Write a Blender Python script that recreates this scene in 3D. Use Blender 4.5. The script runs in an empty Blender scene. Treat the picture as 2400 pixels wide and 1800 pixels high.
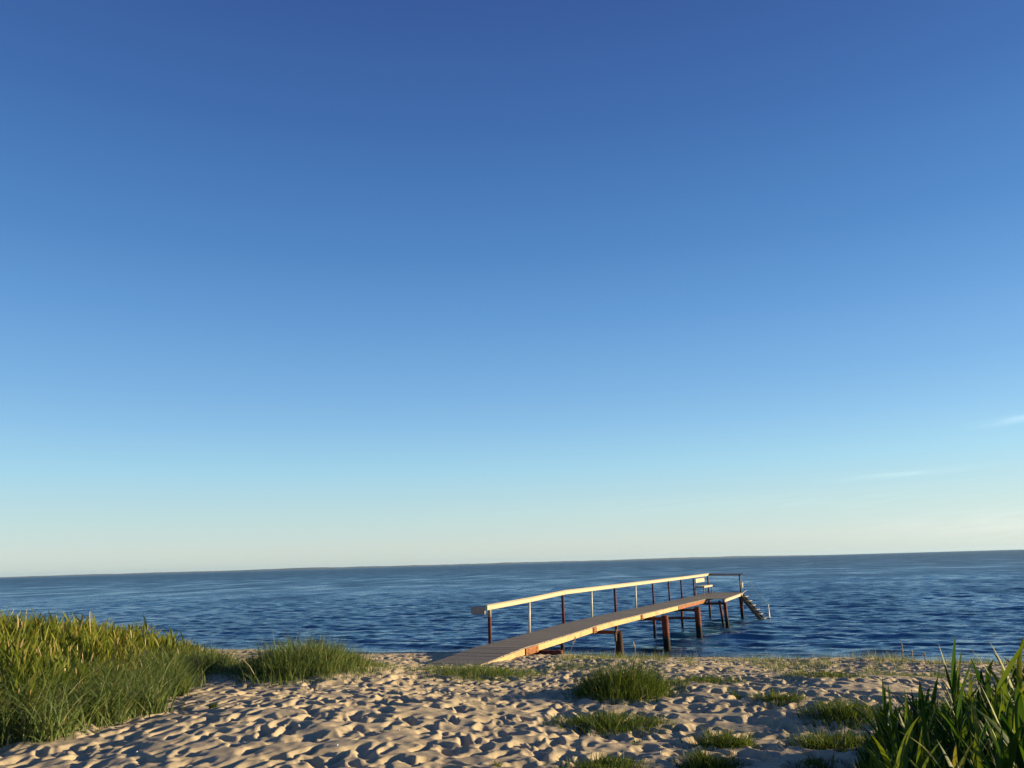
import bpy, math, random
import numpy as np
from mathutils import Vector, Matrix

sc = bpy.context.scene
C = sc.collection
R = math.radians
rng = np.random.default_rng(11)
random.seed(5)

# ------------------------------------------------------------------ camera
H = 3.25                       # eye above the sea
PITCH, ROLL, FPX = R(12.29), R(1.6), 1930.0
_f = Vector((0, math.cos(PITCH), math.sin(PITCH)))
_r0 = Vector((1, 0, 0)); _u0 = Vector((0, -math.sin(PITCH), math.cos(PITCH)))
_u = _u0 * math.cos(ROLL) + _r0 * math.sin(ROLL)
_r = _r0 * math.cos(ROLL) - _u0 * math.sin(ROLL)
cd = bpy.data.cameras.new('camera'); cam = bpy.data.objects.new('camera', cd); C.objects.link(cam)
cam.matrix_world = Matrix(((_r.x, _u.x, -_f.x, 0), (_r.y, _u.y, -_f.y, 0), (_r.z, _u.z, -_f.z, H), (0, 0, 0, 1)))
cd.sensor_width = 36; cd.lens = FPX / 2400 * 36
cd.clip_start = 0.1; cd.clip_end = 60000
sc.camera = cam

def ray(px, py):
    return _f + _r * ((px - 1200) / FPX) - _u * ((py - 900) / FPX)

# ------------------------------------------------------------------ sun, sky, exposure
EXPO = 1.15
SUN_EL, SUN_AZ = 9.3, 9.0     # azimuth counted from +X towards +Y
sc.view_settings.view_transform = 'Standard'; sc.view_settings.look = 'None'
sc.view_settings.exposure = EXPO; sc.view_settings.gamma = 1
sd = bpy.data.lights.new('sun', 'SUN'); so = bpy.data.objects.new('sun', sd); C.objects.link(so)
sd.energy = 5.0; sd.angle = R(0.55); sd.color = (1.0, 0.79, 0.46)
sdir = Vector((math.cos(R(SUN_EL)) * math.cos(R(SUN_AZ)), math.cos(R(SUN_EL)) * math.sin(R(SUN_AZ)), math.sin(R(SUN_EL))))
so.rotation_euler = sdir.to_track_quat('Z', 'Y').to_euler()
so.location = (30, 5, 20)

def lin(c):
    out = []
    for v in c:
        v /= 255.0
        out.append(v / 12.92 if v <= 0.04045 else ((v + 0.055) / 1.055) ** 2.4)
    return out

world = bpy.data.worlds.new('World'); sc.world = world; world.use_nodes = True
wt = world.node_tree; bg = wt.nodes['Background']; bg.inputs[1].default_value = 0.1
def wn(t, **k):
    n = wt.nodes.new(t)
    for a, b in k.items(): setattr(n, a, b)
    return n
def wl(a, b): wt.links.new(a, b)
def wmath(op, a, b=None, c=None):
    n = wn('ShaderNodeMath', operation=op)
    for i, v in enumerate((a, b, c)):
        if v is None: continue
        if isinstance(v, (int, float)): n.inputs[i].default_value = v
        else: wl(v, n.inputs[i])
    return n.outputs[0]
sky = wn('ShaderNodeTexSky', sky_type='NISHITA', sun_disc=False)
sky.sun_elevation = R(12); sky.sun_rotation = R(90 - SUN_AZ)
sky.ozone_density = 2.5; sky.dust_density = .5; sky.air_density = 1
geo = wn('ShaderNodeTexCoord'); sep = wn('ShaderNodeSeparateXYZ'); wl(geo.outputs['Generated'], sep.inputs[0])
el = wmath('ARCSINE', sep.outputs[2]); az = wmath('ARCTAN2', sep.outputs[0], sep.outputs[1])
elr = wmath('DIVIDE', el, R(90))
K = 1 / (0.1 * 2 ** EXPO)
# elevation, wanted sky colour, what the plain sky texture gives at 0.15
tab = [(0.0, (203, 214, 203), (180, 170, 132)), (1.2, (208, 219, 210), (184, 182, 148)), (3.0, (195, 222, 222), (180, 198, 185)),
       (6.4, (164, 212, 234), (155, 186, 195)), (9.0, (143, 194, 231), (140, 174, 194)), (11.9, (124, 177, 225), (128, 162, 190)),
       (16.5, (102, 156, 212), (114, 148, 180)), (21.1, (83, 136, 197), (103, 136, 171)), (29.2, (66, 110, 174), (91, 122, 157)),
       (36.9, (57, 92, 156), (83, 112, 147)), (60, (32, 58, 115), (80, 105, 140)), (90, (26, 50, 104), (80, 105, 140))]
rampA = wn('ShaderNodeValToRGB'); rampB = wn('ShaderNodeValToRGB')
for rp, fn in ((rampA, lambda t, n: lin(t)), (rampB, lambda t, n: [a / b * .15 / (0.1 * 2 ** EXPO) / 2.5 for a, b in zip(lin(t), lin(n))])):
    e = rp.color_ramp.elements
    while len(e) < len(tab): e.new(0.5)
    for i, (deg, t, nn) in enumerate(tab): e[i].position = deg / 90
    for i, (deg, t, nn) in enumerate(tab): e[i].color = (*fn(t, nn), 1)
    wl(elr, rp.inputs[0])
def vm(op, a, b, s=None):
    n = wn('ShaderNodeVectorMath', operation=op)
    wl(a, n.inputs[0])
    if op == 'SCALE':
        n.inputs['Scale'].default_value = b if isinstance(b, (int, float)) else 1
        if not isinstance(b, (int, float)): wl(b, n.inputs['Scale'])
    else: wl(b, n.inputs[1])
    return n.outputs[0]
pure = vm('SCALE', rampA.outputs[0], K)
graded = vm('SCALE', vm('MULTIPLY', sky.outputs[0], rampB.outputs[0]), 2.5)
skyc = vm('ADD', vm('SCALE', pure, 0.8), vm('SCALE', graded, 0.2))
# faint cirrus wisps low in the sky towards the sun
nz = wn('ShaderNodeTexNoise'); nz.inputs['Scale'].default_value = 1; nz.inputs['Detail'].default_value = 5
cmb = wn('ShaderNodeCombineXYZ')
wl(wmath('MULTIPLY', az, 22), cmb.inputs[0])
wl(wmath('MULTIPLY', wmath('ADD', el, wmath('MULTIPLY', az, -0.10)), 260), cmb.inputs[1])
wl(cmb.outputs[0], nz.inputs['Vector'])
def wisp(px, py, wa, we, tilt, lo):
    d = ray(px, py).normalized()
    a0, e0 = math.atan2(d.x, d.y), math.asin(d.z)
    da = wmath('SUBTRACT', az, a0)
    de = wmath('SUBTRACT', wmath('SUBTRACT', el, e0), wmath('MULTIPLY', da, tilt))
    r2 = wmath('ADD', wmath('POWER', wmath('DIVIDE', da, wa), 2.0), wmath('POWER', wmath('DIVIDE', de, we), 2.0))
    g = wmath('EXPONENT', wmath('MULTIPLY', r2, -1.0))
    n = wmath('MAXIMUM', wmath('SUBTRACT', nz.outputs[0], lo), 0.0)
    return wmath('MULTIPLY', g, n)
w1 = wmath('MULTIPLY', wisp(2405, 980, .036, .0040, .05, .25), .50)
w2 = wmath('MULTIPLY', wisp(2110, 1112, .060, .0026, .03, .25), .30)
w3 = wmath('MULTIPLY', wisp(2350, 1225, .12, .014, .0, .25), .20)
w4 = wmath('MULTIPLY', wisp(1750, 1180, .30, .012, .0, .35), .10)
ws = wmath('ADD', wmath('ADD', w1, w2), wmath('ADD', w3, w4))
wc = wn('ShaderNodeCombineXYZ'); wc.inputs[0].default_value = 1.0 * K; wc.inputs[1].default_value = .86 * K; wc.inputs[2].default_value = .72 * K
skyc = vm('ADD', skyc, vm('SCALE', wc.outputs[0], ws))
wl(skyc, bg.inputs[0])

# ------------------------------------------------------------------ helpers
def tag(o, label=None, cat=None, group=None, kind=None):
    if label: o['label'] = label
    if cat: o['category'] = cat
    if group: o['group'] = group
    if kind: o['kind'] = kind
    return o

def empty(name, loc):
    o = bpy.data.objects.new(name, None); C.objects.link(o); o.location = loc
    o.empty_display_size = .2
    return o

def link_mesh(name, me, parent=None, mat=None):
    o = bpy.data.objects.new(name, me); C.objects.link(o)
    if mat: me.materials.append(mat)
    if parent:
        o.parent = parent
        o.matrix_parent_inverse = Matrix.Translation(world_loc(parent)).inverted()
    return o

def world_loc(o):
    v = Vector(o.location)
    while o.parent:
        if o.type == 'MESH': return Vector((0, 0, 0)) if not o.get('_own') else v
        o = o.parent; v = v + Vector(o.location)
    return v

def np_mesh(name, verts, faces4=None, faces3=None, smooth=False, attr=None, attr2=None):
    me = bpy.data.meshes.new(name)
    verts = np.asarray(verts, np.float32).reshape(-1, 3)
    f4 = np.zeros((0, 4), np.int32) if faces4 is None else np.asarray(faces4, np.int32).reshape(-1, 4)
    f3 = np.zeros((0, 3), np.int32) if faces3 is None else np.asarray(faces3, np.int32).reshape(-1, 3)
    me.vertices.add(len(verts)); me.vertices.foreach_set('co', verts.ravel())
    nl = f4.size + f3.size
    me.loops.add(nl); me.loops.foreach_set('vertex_index', np.concatenate([f4.ravel(), f3.ravel()]))
    me.polygons.add(len(f4) + len(f3))
    st = np.concatenate([np.arange(len(f4)) * 4, f4.size + np.arange(len(f3)) * 3]).astype(np.int32)
    me.polygons.foreach_set('loop_start', st)
    if smooth: me.polygons.foreach_set('use_smooth', np.ones(len(st), bool))
    me.update(calc_edges=True)
    for nm, a in (('tint', attr), ('wet', attr2)):
        if a is not None:
            at = me.attributes.new(nm, 'FLOAT', 'POINT'); at.data.foreach_set('value', np.asarray(a, np.float32))
    return me

class MB:                      # collects shapes that become one mesh object
    def __init__(s): s.v = []; s.f = []
    def add(s, v, f):
        b = len(s.v); s.v += [tuple(x) for x in v]; s.f += [tuple(i + b for i in q) for q in f]
    def hexa(s, c8): s.add(c8, [(0, 3, 2, 1), (4, 5, 6, 7), (0, 1, 5, 4), (1, 2, 6, 5), (2, 3, 7, 6), (3, 0, 4, 7)])
    def beam(s, p0, p1, wv, hv, ch=0.0):   # box from p0 to p1, half-extents wv and hv, chamfered edges
        p0, p1, wv, hv = map(Vector, (p0, p1, wv, hv))
        if ch <= 0:
            ring = [(-1, -1), (1, -1), (1, 1), (-1, 1)]
        else:
            a = 1 - ch / max(wv.length, 1e-6); b = 1 - ch / max(hv.length, 1e-6)
            ring = [(-a, -1), (a, -1), (1, -b), (1, b), (a, 1), (-a, 1), (-1, b), (-1, -b)]
        n = len(ring)
        v = [p0 + wv * x + hv * y for x, y in ring] + [p1 + wv * x + hv * y for x, y in ring]
        f = [tuple(range(n))[::-1], tuple(range(n, 2 * n))]
        f += [(i, (i + 1) % n, n + (i + 1) % n, n + i) for i in range(n)]
        s.add(v, f)
    def tube(s, pts, rads, n=14, cap=True):
        pts = [Vector(p) for p in pts]; b0 = len(s.v); v = []; f = []
        for i, p in enumerate(pts):
            d = (pts[min(i + 1, len(pts) - 1)] - pts[max(i - 1, 0)]).normalized()
            a = d.cross(Vector((0, 0, 1)) if abs(d.z) < .9 else Vector((1, 0, 0))).normalized(); b = d.cross(a)
            for k in range(n):
                t = 2 * math.pi * k / n
                v.append(p + (a * math.cos(t) + b * math.sin(t)) * rads[i])
        for i in range(len(pts) - 1):
            for k in range(n):
                f.append((i * n + k, i * n + (k + 1) % n, (i + 1) * n + (k + 1) % n, (i + 1) * n + k))
        if cap: f += [tuple(range(n)), tuple(range((len(pts) - 1) * n, len(pts) * n))[::-1]]
        s.add(v, f)
    def build(s, name, mat, parent=None, smooth=False):
        import bmesh
        me = bpy.data.meshes.new(name); me.from_pydata(s.v, [], s.f)
        bm = bmesh.new(); bm.from_mesh(me); bmesh.ops.recalc_face_normals(bm, faces=bm.faces); bm.to_mesh(me); bm.free()
        if smooth:
            for p in me.polygons: p.use_smooth = len(p.vertices) == 4
        return link_mesh(name, me, parent, mat)

# ---- materials
def mat_new(name):
    m = bpy.data.materials.new(name); m.use_nodes = True
    nt = m.node_tree; b = nt.nodes['Principled BSDF']
    return m, nt, b
def nd(nt, t, **k):
    n = nt.nodes.new(t)
    for a, b in k.items(): setattr(n, a, b)
    return n
def noise(nt, scale, detail=4, rough=.55, vec=None, stretch=None):
    n = nd(nt, 'ShaderNodeTexNoise'); n.inputs['Scale'].default_value = scale
    n.inputs['Detail'].default_value = detail; n.inputs['Roughness'].default_value = rough
    tc = nd(nt, 'ShaderNodeTexCoord'); src = tc.outputs['Object']
    if stretch or vec:
        mp = nd(nt, 'ShaderNodeMapping'); nt.links.new(src, mp.inputs[0])
        if stretch: mp.inputs['Scale'].default_value = stretch
        if vec: mp.inputs['Rotation'].default_value = vec
        src = mp.outputs[0]
    nt.links.new(src, n.inputs['Vector'])
    return n
def ramp(nt, fac, stops):
    r = nd(nt, 'ShaderNodeValToRGB'); e = r.color_ramp.elements
    while len(e) < len(stops): e.new(.5)
    for i, (p, c) in enumerate(stops): e[i].position = p
    for i, (p, c) in enumerate(stops): e[i].color = (*c, 1) if len(c) == 3 else c
    nt.links.new(fac, r.inputs[0]); return r.outputs[0]
def bump(nt, b, h, strength, dist):
    n = nd(nt, 'ShaderNodeBump'); n.inputs['Strength'].default_value = strength; n.inputs['Distance'].default_value = dist
    nt.links.new(h, n.inputs['Height']); nt.links.new(n.outputs[0], b.inputs['Normal']); return n
def mixc(nt, fac, a, b, bt='MIX'):
    n = nd(nt, 'ShaderNodeMix', data_type='RGBA', blend_type=bt)
    for i, v in ((0, fac), (6, a), (7, b)):
        if isinstance(v, (int, float)): n.inputs[i].default_value = v
        elif isinstance(v, tuple): n.inputs[i].default_value = (*v, 1)
        else: nt.links.new(v, n.inputs[i])
    return n.outputs[2]

PIER_ANG = R(24.53)
def wood(name, cols, rough=.75, scale=1.0, grain=(1, 1, 1), bstr=.3, blotch=None):
    m, nt, b = mat_new(name)
    rot = (0, 0, PIER_ANG)
    n1 = noise(nt, 9 * scale, 6, .65, vec=rot, stretch=grain)
    c = ramp(nt, n1.outputs[0], [(.28, cols[0]), (.5, cols[1]), (.72, cols[2])])
    if blotch:
        n2 = noise(nt, 1.7 * scale, 5, .6, vec=rot)
        k = ramp(nt, n2.outputs[0], [(.52, (0, 0, 0)), (.68, (1, 1, 1))])
        c = mixc(nt, k, c, blotch)
    nt.links.new(c, b.inputs['Base Color']); b.inputs['Roughness'].default_value = rough
    bump(nt, b, n1.outputs[0], bstr, .01)
    return m
M = {}
M['deck'] = wood('weathered_deck_wood', [(.115, .095, .074), (.180, .150, .115), (.235, .20, .155)], .8, 1.3, (6, .6, 1), .4)
M['stringer'] = wood('yellow_timber', [(.28, .19, .060), (.38, .275, .10), (.45, .35, .15)], .6, 1, (4, .4, 5), .3, (.30, .13, .05))
M['rail'] = wood('cream_painted_timber', [(.30, .245, .150), (.37, .31, .20), (.43, .37, .25)], .55, 1, (4, .4, 6), .2)
M['cream'] = wood('cream_post_paint', [(.42, .38, .30), (.55, .51, .42), (.62, .58, .5)], .5, 2, (1, 1, 1), .2)
M['grey_board'] = wood('grey_brown_board', [(.20, .15, .12), (.30, .235, .20), (.38, .31, .26)], .8, 2, (1, 1, 1), .3)
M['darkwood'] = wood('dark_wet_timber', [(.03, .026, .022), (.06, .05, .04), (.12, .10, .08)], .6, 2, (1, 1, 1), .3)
M['stepwood'] = wood('pale_step_timber', [(.16, .15, .13), (.25, .23, .2), (.36, .33, .3)], .7, 2, (1, 1, 1), .3)

def rust(name, cols, wetline=False):
    m, nt, b = mat_new(name)
    n1 = noise(nt, 7, 7, .7); c = ramp(nt, n1.outputs[0], [(.3, cols[0]), (.5, cols[1]), (.7, cols[2])])
    if wetline:
        g = nd(nt, 'ShaderNodeNewGeometry'); s = nd(nt, 'ShaderNodeSeparateXYZ'); nt.links.new(g.outputs['Position'], s.inputs[0])
        a = nd(nt, 'ShaderNodeMath', operation='MULTIPLY_ADD'); nt.links.new(n1.outputs[0], a.inputs[0]); a.inputs[1].default_value = .25
        nt.links.new(s.outputs[2], a.inputs[2])
        k = ramp(nt, a.outputs[0], [(.56, (1, 1, 1)), (.72, (0, 0, 0))])
        c = mixc(nt, k, c, (.010, .009, .008))
    nt.links.new(c, b.inputs['Base Color']); b.inputs['Roughness'].default_value = .8; b.inputs['Specular IOR Level'].default_value = .25
    bump(nt, b, n1.outputs[0], .5, .01)
    return m
M['rust_pile'] = rust('rusty_steel_pile', [(.05, .010, .005), (.13, .028, .012), (.21, .058, .022)], True)
M['dark_pile'] = rust('dark_pitched_pile', [(.012, .006, .005), (.026, .011, .008), (.05, .018, .012)])
M['red_post'] = rust('red_brown_post_paint', [(.05, .012, .010), (.09, .022, .016), (.14, .042, .028)])
M['rust_plate'] = rust('orange_rust_plate', [(.11, .038, .014), (.235, .085, .03), (.33, .145, .06)])
M['rust_beam'] = rust('dark_rust_beam', [(.05, .016, .010), (.12, .035, .02), (.20, .065, .03)])
m, nt, b = mat_new('white_plastic'); n1 = noise(nt, 20)
nt.links.new(ramp(nt, n1.outputs[0], [(.3, (.6, .56, .48)), (.7, (.78, .75, .68))]), b.inputs['Base Color']); b.inputs['Roughness'].default_value = .4
M['white'] = m
m, nt, b = mat_new('grey_rope'); n1 = noise(nt, 30)
nt.links.new(ramp(nt, n1.outputs[0], [(.3, (.16, .20, .24)), (.7, (.26, .30, .34))]), b.inputs['Base Color']); b.inputs['Roughness'].default_value = .6
M['rope'] = m

# ------------------------------------------------------------------ terrain shape
NS = np.array([-400, -30, -6, 0, 3, 7.4, 10.6, 14, 18, 28, 400.]); NZ = np.array([-6, -4, -.8, 0, .38, .88, 1.13, 1.38, 1.6, 1.66, 1.9])
def shore_s(x, y): return (30.55 - .395 * x - y) * .930
def smooth_profile(s):
    return sum(np.interp(s + o, NS, NZ) * w for o, w in ((-1.2, .15), (-.6, .2), (0, .3), (.6, .2), (1.2, .15)))
def front_x(y): return np.interp(y, [0, 8.1, 8.7, 9.1, 10.4, 12, 13.7, 16, 19, 23, 40], [-14, -8.5, -5.4, -4.45, -4.5, -4.75, -5.0, -5.6, -6.5, -8.2, -12])
def z0(x, y):
    x = np.asarray(x, float); y = np.asarray(y, float)
    s = shore_s(x, y)
    z = smooth_profile(s)
    k = np.clip((front_x(y) - x) / 2.2, 0, 1); z = z + .22 * k * k * (3 - 2 * k) * np.clip((24 - y) / 8, 0, 1)      # the grassed dune on the left
    z = z + .10 * np.exp(-(((x + 3.3) / 1.3) ** 2 + ((y - 14.6) / 1.6) ** 2))
    z = z + .05 * np.sin(x * .9 + y * .35) * np.clip(s / 6, 0, 1) + .035 * np.sin(x * .5 - y * 1.1 + 1) * np.clip(s / 6, 0, 1)
    return z
def G(px, py):                 # where a line of sight meets the bare terrain
    d = ray(px, py); lo, hi = 2.0, 60.0
    for t in np.arange(2.0, 60.0, .05):
        P = Vector((0, 0, H)) + d * float(t)
        if P.z <= float(z0(P.x, P.y)): return P.x, P.y
    return P.x, P.y

# raster of footprints and scuffs in the loose sand
X0, X1, Y0, Y1, CE = -24.0, 30.0, 1.0, 31.5, .02
nx, ny = int((X1 - X0) / CE), int((Y1 - Y0) / CE)
FOOT = np.zeros((ny, nx), np.float32)
def vnoise(shape, cell, seed):
    r = np.random.default_rng(seed); h, w = shape
    gh, gw = int(h / cell) + 3, int(w / cell) + 3
    g = r.standard_normal((gh, gw)).astype(np.float32)
    yy = np.arange(h) / cell; xx = np.arange(w) / cell
    yi = yy.astype(int); xi = xx.astype(int); fy = yy - yi; fx = xx - xi
    fy = fy * fy * (3 - 2 * fy); fx = fx * fx * (3 - 2 * fx)
    a = g[yi][:, xi]; b_ = g[yi][:, xi + 1]; c_ = g[yi + 1][:, xi]; d_ = g[yi + 1][:, xi + 1]
    return (a * (1 - fx) + b_ * fx) * (1 - fy[:, None]) + (c_ * (1 - fx) + d_ * fx) * fy[:, None]
NF = 50000
fx_ = rng.uniform(X0 + .6, X1 - .6, NF); fy_ = rng.uniform(Y0 + .6, Y1 - .6, NF)
for i in range(NF):
    x, y = fx_[i], fy_[i]
    s = shore_s(x, y)
    if s < .8: continue
    amp = min(1, (s - .8) / 6.5) ** .8
    amp *= .68 + .32 * min(1, max(0, (x + 5) / 7))
    big = rng.uniform() < .45
    if big: a, b_, dep = rng.uniform(.088, .14), rng.uniform(.056, .086), rng.uniform(.048, .08)
    else: a, b_, dep = rng.uniform(.045, .10), rng.uniform(.04, .075), rng.uniform(.018, .045)
    if x < 1: a *= 1.22; b_ *= .88
    th = rng.normal(R(78), .5) if rng.uniform() < .7 else rng.uniform(0, math.pi)
    rad = int((.36 if big else .22) / CE)
    cx, cy = int((x - X0) / CE), int((y - Y0) / CE)
    ys = slice(max(0, cy - rad), min(ny, cy + rad)); xs = slice(max(0, cx - rad), min(nx, cx + rad))
    yy = (np.arange(ys.start, ys.stop) - cy) * CE; xx = (np.arange(xs.start, xs.stop) - cx) * CE
    XX, YY = np.meshgrid(xx, yy)
    u = (XX * math.cos(th) + YY * math.sin(th)) / a; v = (-XX * math.sin(th) + YY * math.cos(th)) / b_
    q = np.sqrt(u * u + v * v) + .12 * np.sin(3 * np.arctan2(v, u) + i)
    dent = -np.exp(-np.clip(q, 0, 9) ** 3 * .75)
    rim = .26 * np.exp(-((q - 1.32) / .34) ** 2) * (1 + .7 * np.sin(np.arctan2(v, u) + i * 1.7))
    patch = FOOT[ys, xs]
    # a new print partly wipes out the old ones under it
    k = np.exp(-np.clip(q, 0, 9) ** 4 * .5) * .65
    FOOT[ys, xs] = patch * (1 - k) + (dent + rim) * dep * amp
SC = vnoise(FOOT.shape, 22, 1) * .012 + vnoise(FOOT.shape, 9, 2) * .0065 + vnoise(FOOT.shape, 4, 3) * .0030 + vnoise(FOOT.shape, 55, 4) * .016
yy = np.arange(ny) * CE + Y0; xx = np.arange(nx) * CE + X0
SS = shore_s(xx[None, :], yy[:, None])
FOOT = FOOT + SC * np.clip((SS + .5) / 9, .10, 1).astype(np.float32)
# dry sand slumps: the high spots are flat and rounded, the prints are pits
hi_ = np.maximum(FOOT - .004, 0); FOOT = np.where(FOOT > .004, .004 + .022 * (1 - np.exp(-hi_ / .030)), FOOT).astype(np.float32)
FOOT += (vnoise(FOOT.shape, 75, 6) * .014 + vnoise(FOOT.shape, 3, 7) * .0022 + vnoise(FOOT.shape, 6, 9) * .0045) * np.clip((SS + .5) / 9, .1, 1).astype(np.float32)
# small erosion pass: slip of the steepest edges
for _ in range(1):
    FOOT[1:-1, 1:-1] = FOOT[1:-1, 1:-1] * .8 + .05 * (FOOT[:-2, 1:-1] + FOOT[2:, 1:-1] + FOOT[1:-1, :-2] + FOOT[1:-1, 2:])
def foot(x, y):
    gx = (np.asarray(x) - X0) / CE; gy = (np.asarray(y) - Y0) / CE
    ok = (gx > 1) & (gx < nx - 2) & (gy > 1) & (gy < ny - 2)
    gx = np.clip(gx, 0, nx - 2); gy = np.clip(gy, 0, ny - 2)
    xi = gx.astype(int); yi = gy.astype(int); a = gx - xi; b_ = gy - yi
    h = (FOOT[yi, xi] * (1 - a) + FOOT[yi, xi + 1] * a) * (1 - b_) + (FOOT[yi + 1, xi] * (1 - a) + FOOT[yi + 1, xi + 1] * a) * b_
    return np.where(ok, h, 0)
def zg(x, y): return z0(x, y) + foot(x, y)

def grid(name, xs_fn, ys, u, zf, mat, wetf=None):
    Y = np.repeat(ys[:, None], len(u), 1); X = xs_fn(ys)[:, None] * u[None, :]
    Z = zf(X, Y)
    v = np.stack([X, Y, Z], -1).reshape(-1, 3)
    r_, c_ = len(ys), len(u)
    idx = np.arange(r_ * c_).reshape(r_, c_)
    f = np.stack([idx[:-1, :-1], idx[:-1, 1:], idx[1:, 1:], idx[1:, :-1]], -1).reshape(-1, 4)
    me = np_mesh(name, v, f, smooth=True, attr2=None if wetf is None else wetf(X, Y, Z).ravel())
    return link_mesh(name, me, None, mat)

# ---- sand
m, nt, b = mat_new('beach_sand')
n1 = noise(nt, 240, 3, .7); n2 = noise(nt, 1.3, 5, .6); n3 = noise(nt, 24, 4, .6)
c = ramp(nt, n2.outputs[0], [(.3, (.35, .285, .19)), (.7, (.455, .375, .258))])
c = mixc(nt, .35, c, ramp(nt, n1.outputs[0], [(.3, (.20, .16, .115)), (.55, (.40, .325, .235)), (.75, (.56, .48, .37))]))
at = nd(nt, 'ShaderNodeAttribute', attribute_name='wet')
c = mixc(nt, at.outputs['Fac'], c, (.035, .028, .022))
nt.links.new(c, b.inputs['Base Color']); b.inputs['Roughness'].default_value = .95
b.inputs['Specular IOR Level'].default_value = .15
ad = nd(nt, 'ShaderNodeMath', operation='ADD'); nt.links.new(n1.outputs[0], ad.inputs[0]); nt.links.new(n3.outputs[0], ad.inputs[1])
bump(nt, b, ad.outputs[0], .35, .012)
M['sand'] = m

ys = [-60, -30, -12, -5, -1, 1, 2.5]
y = 3.0
while y < 31.6:
    ys.append(y); y += .022 if y < 11 else .022 + (y - 11) * .0026
ys += [33, 36, 42, 60]
ys = np.array(ys)
uc = np.linspace(-1, 1, 1050); u = np.concatenate([[-40, -12, -5, -2.5, -1.6, -1.25, -1.1], uc, [1.1, 1.25, 1.6, 2.5, 5, 12, 40]])
def wetf(X, Y, Z):
    s = shore_s(X, Y) + .35 * np.sin(X * 1.7) + .2 * np.sin(X * 4.1 + 1)
    return np.clip(1.15 - s / 1.1, 0, 1) ** .7
sand = grid('beach', lambda y_: np.where(y_ > 2.9, .72 * y_ + 2.0, 6), ys, u, zg, M['sand'], wetf)
tag(sand, kind='structure')

# ------------------------------------------------------------------ sea
m, nt, b = mat_new('sea_water')
b.inputs['Base Color'].default_value = (.036, .122, .205, 1); b.inputs['IOR'].default_value = 1.333
b.inputs['Roughness'].default_value = .07
g = nd(nt, 'ShaderNodeNewGeometry')
def wnoise(scale, sx, sy, rot=0, detail=3):
    mp = nd(nt, 'ShaderNodeMapping'); mp.inputs['Scale'].default_value = (sx, sy, 1); mp.inputs['Rotation'].default_value = (0, 0, rot)
    nt.links.new(g.outputs['Position'], mp.inputs[0])
    n = nd(nt, 'ShaderNodeTexNoise'); n.inputs['Scale'].default_value = scale; n.inputs['Detail'].default_value = detail
    n.inputs['Roughness'].default_value = .6; nt.links.new(mp.outputs[0], n.inputs['Vector']); return n.outputs[0]
def mth(op, a, b_):
    n = nd(nt, 'ShaderNodeMath', operation=op)
    for i, v in enumerate((a, b_)):
        if isinstance(v, (int, float)): n.inputs[i].default_value = v
        else: nt.links.new(v, n.inputs[i])
    return n.outputs[0]
fine = wnoise(5.0, .35, 1.5, R(12), 3)
mid = wnoise(1.1, .4, 1.4, R(20), 3)
big = wnoise(.30, .22, 1.8, R(18), 4)
gust = wnoise(.035, .25, 1.2, R(18), 5)
g2 = wnoise(.11, 1.0, .42, R(18), 4)
g2c = nd(nt, 'ShaderNodeMapRange'); nt.links.new(g2, g2c.inputs[0])
for i_, v_ in enumerate((.36, .64, .35, 1.75)): g2c.inputs[i_ + 1].default_value = v_
g2 = g2c.outputs[0]
gk = mth('MULTIPLY', mth('MULTIPLY', gust, 1.2), g2)
hgt = mth('ADD', mth('MULTIPLY', fine, .046), mth('ADD', mth('MULTIPLY', mid, .11), mth('MULTIPLY', big, .12)))
hgt = mth('MULTIPLY', hgt, mth('ADD', gk, .25))
bump(nt, b, hgt, 1.0, 1.0)
# ripples too small to model roughen the open water more than the sheltered edge of the beach
sp_ = nd(nt, 'ShaderNodeSeparateXYZ'); nt.links.new(g.outputs['Position'], sp_.inputs[0])
off = mth('ADD', sp_.outputs[1], mth('MULTIPLY', sp_.outputs[0], .395))
mr = nd(nt, 'ShaderNodeMapRange'); nt.links.new(mth('LOGARITHM', mth('MAXIMUM', off, 1.0), 10.0), mr.inputs[0])
for i_, v_ in enumerate((1.6, 2.8, .10, .56)): mr.inputs[i_ + 1].default_value = v_
nt.links.new(mth('MULTIPLY', mr.outputs[0], mth('ADD', mth('MULTIPLY', gk, .9), .45)), b.inputs['Roughness'])
# dark wave faces in front of the beach, painted into the base colour
wave_dark = mth('ADD', mth('MULTIPLY', mth('SUBTRACT', off, 30.55), -.16), mth('MULTIPLY', wnoise(.5, .5, 1.6, R(20), 4), 1.6))
kw = nd(nt, 'ShaderNodeMapRange'); nt.links.new(wave_dark, kw.inputs[0])
for i_, v_ in enumerate((-.1, .65, 0, .9)): kw.inputs[i_ + 1].default_value = v_
nt.links.new(mixc(nt, kw.outputs[0], (.036, .122, .205), (.010, .026, .036)), b.inputs['Base Color'])
M['water'] = m
ys = []; y = 20.0
while y < 12500:
    ys.append(y)
    y += .075 if y < 45 else (.075 * (y / 45) ** 1.9 if y < 400 else y * .06)
ys = np.array(ys)
uc = np.linspace(-1, 1, 760); u = np.concatenate([[-12, -4, -2, -1.4, -1.15], uc, [1.15, 1.4, 2, 4, 12]])
NW = 90
wl_ = np.exp(rng.uniform(math.log(.26), math.log(2.8), NW)); wk = 2 * math.pi / wl_
wd = rng.normal(R(-105), .38, NW); wp = rng.uniform(0, 6.28, NW)
wa = .0050 * wl_ ** .95 * rng.uniform(.5, 1.3, NW) * np.clip(1.3 - wl_ / 8, .3, 1)
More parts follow.
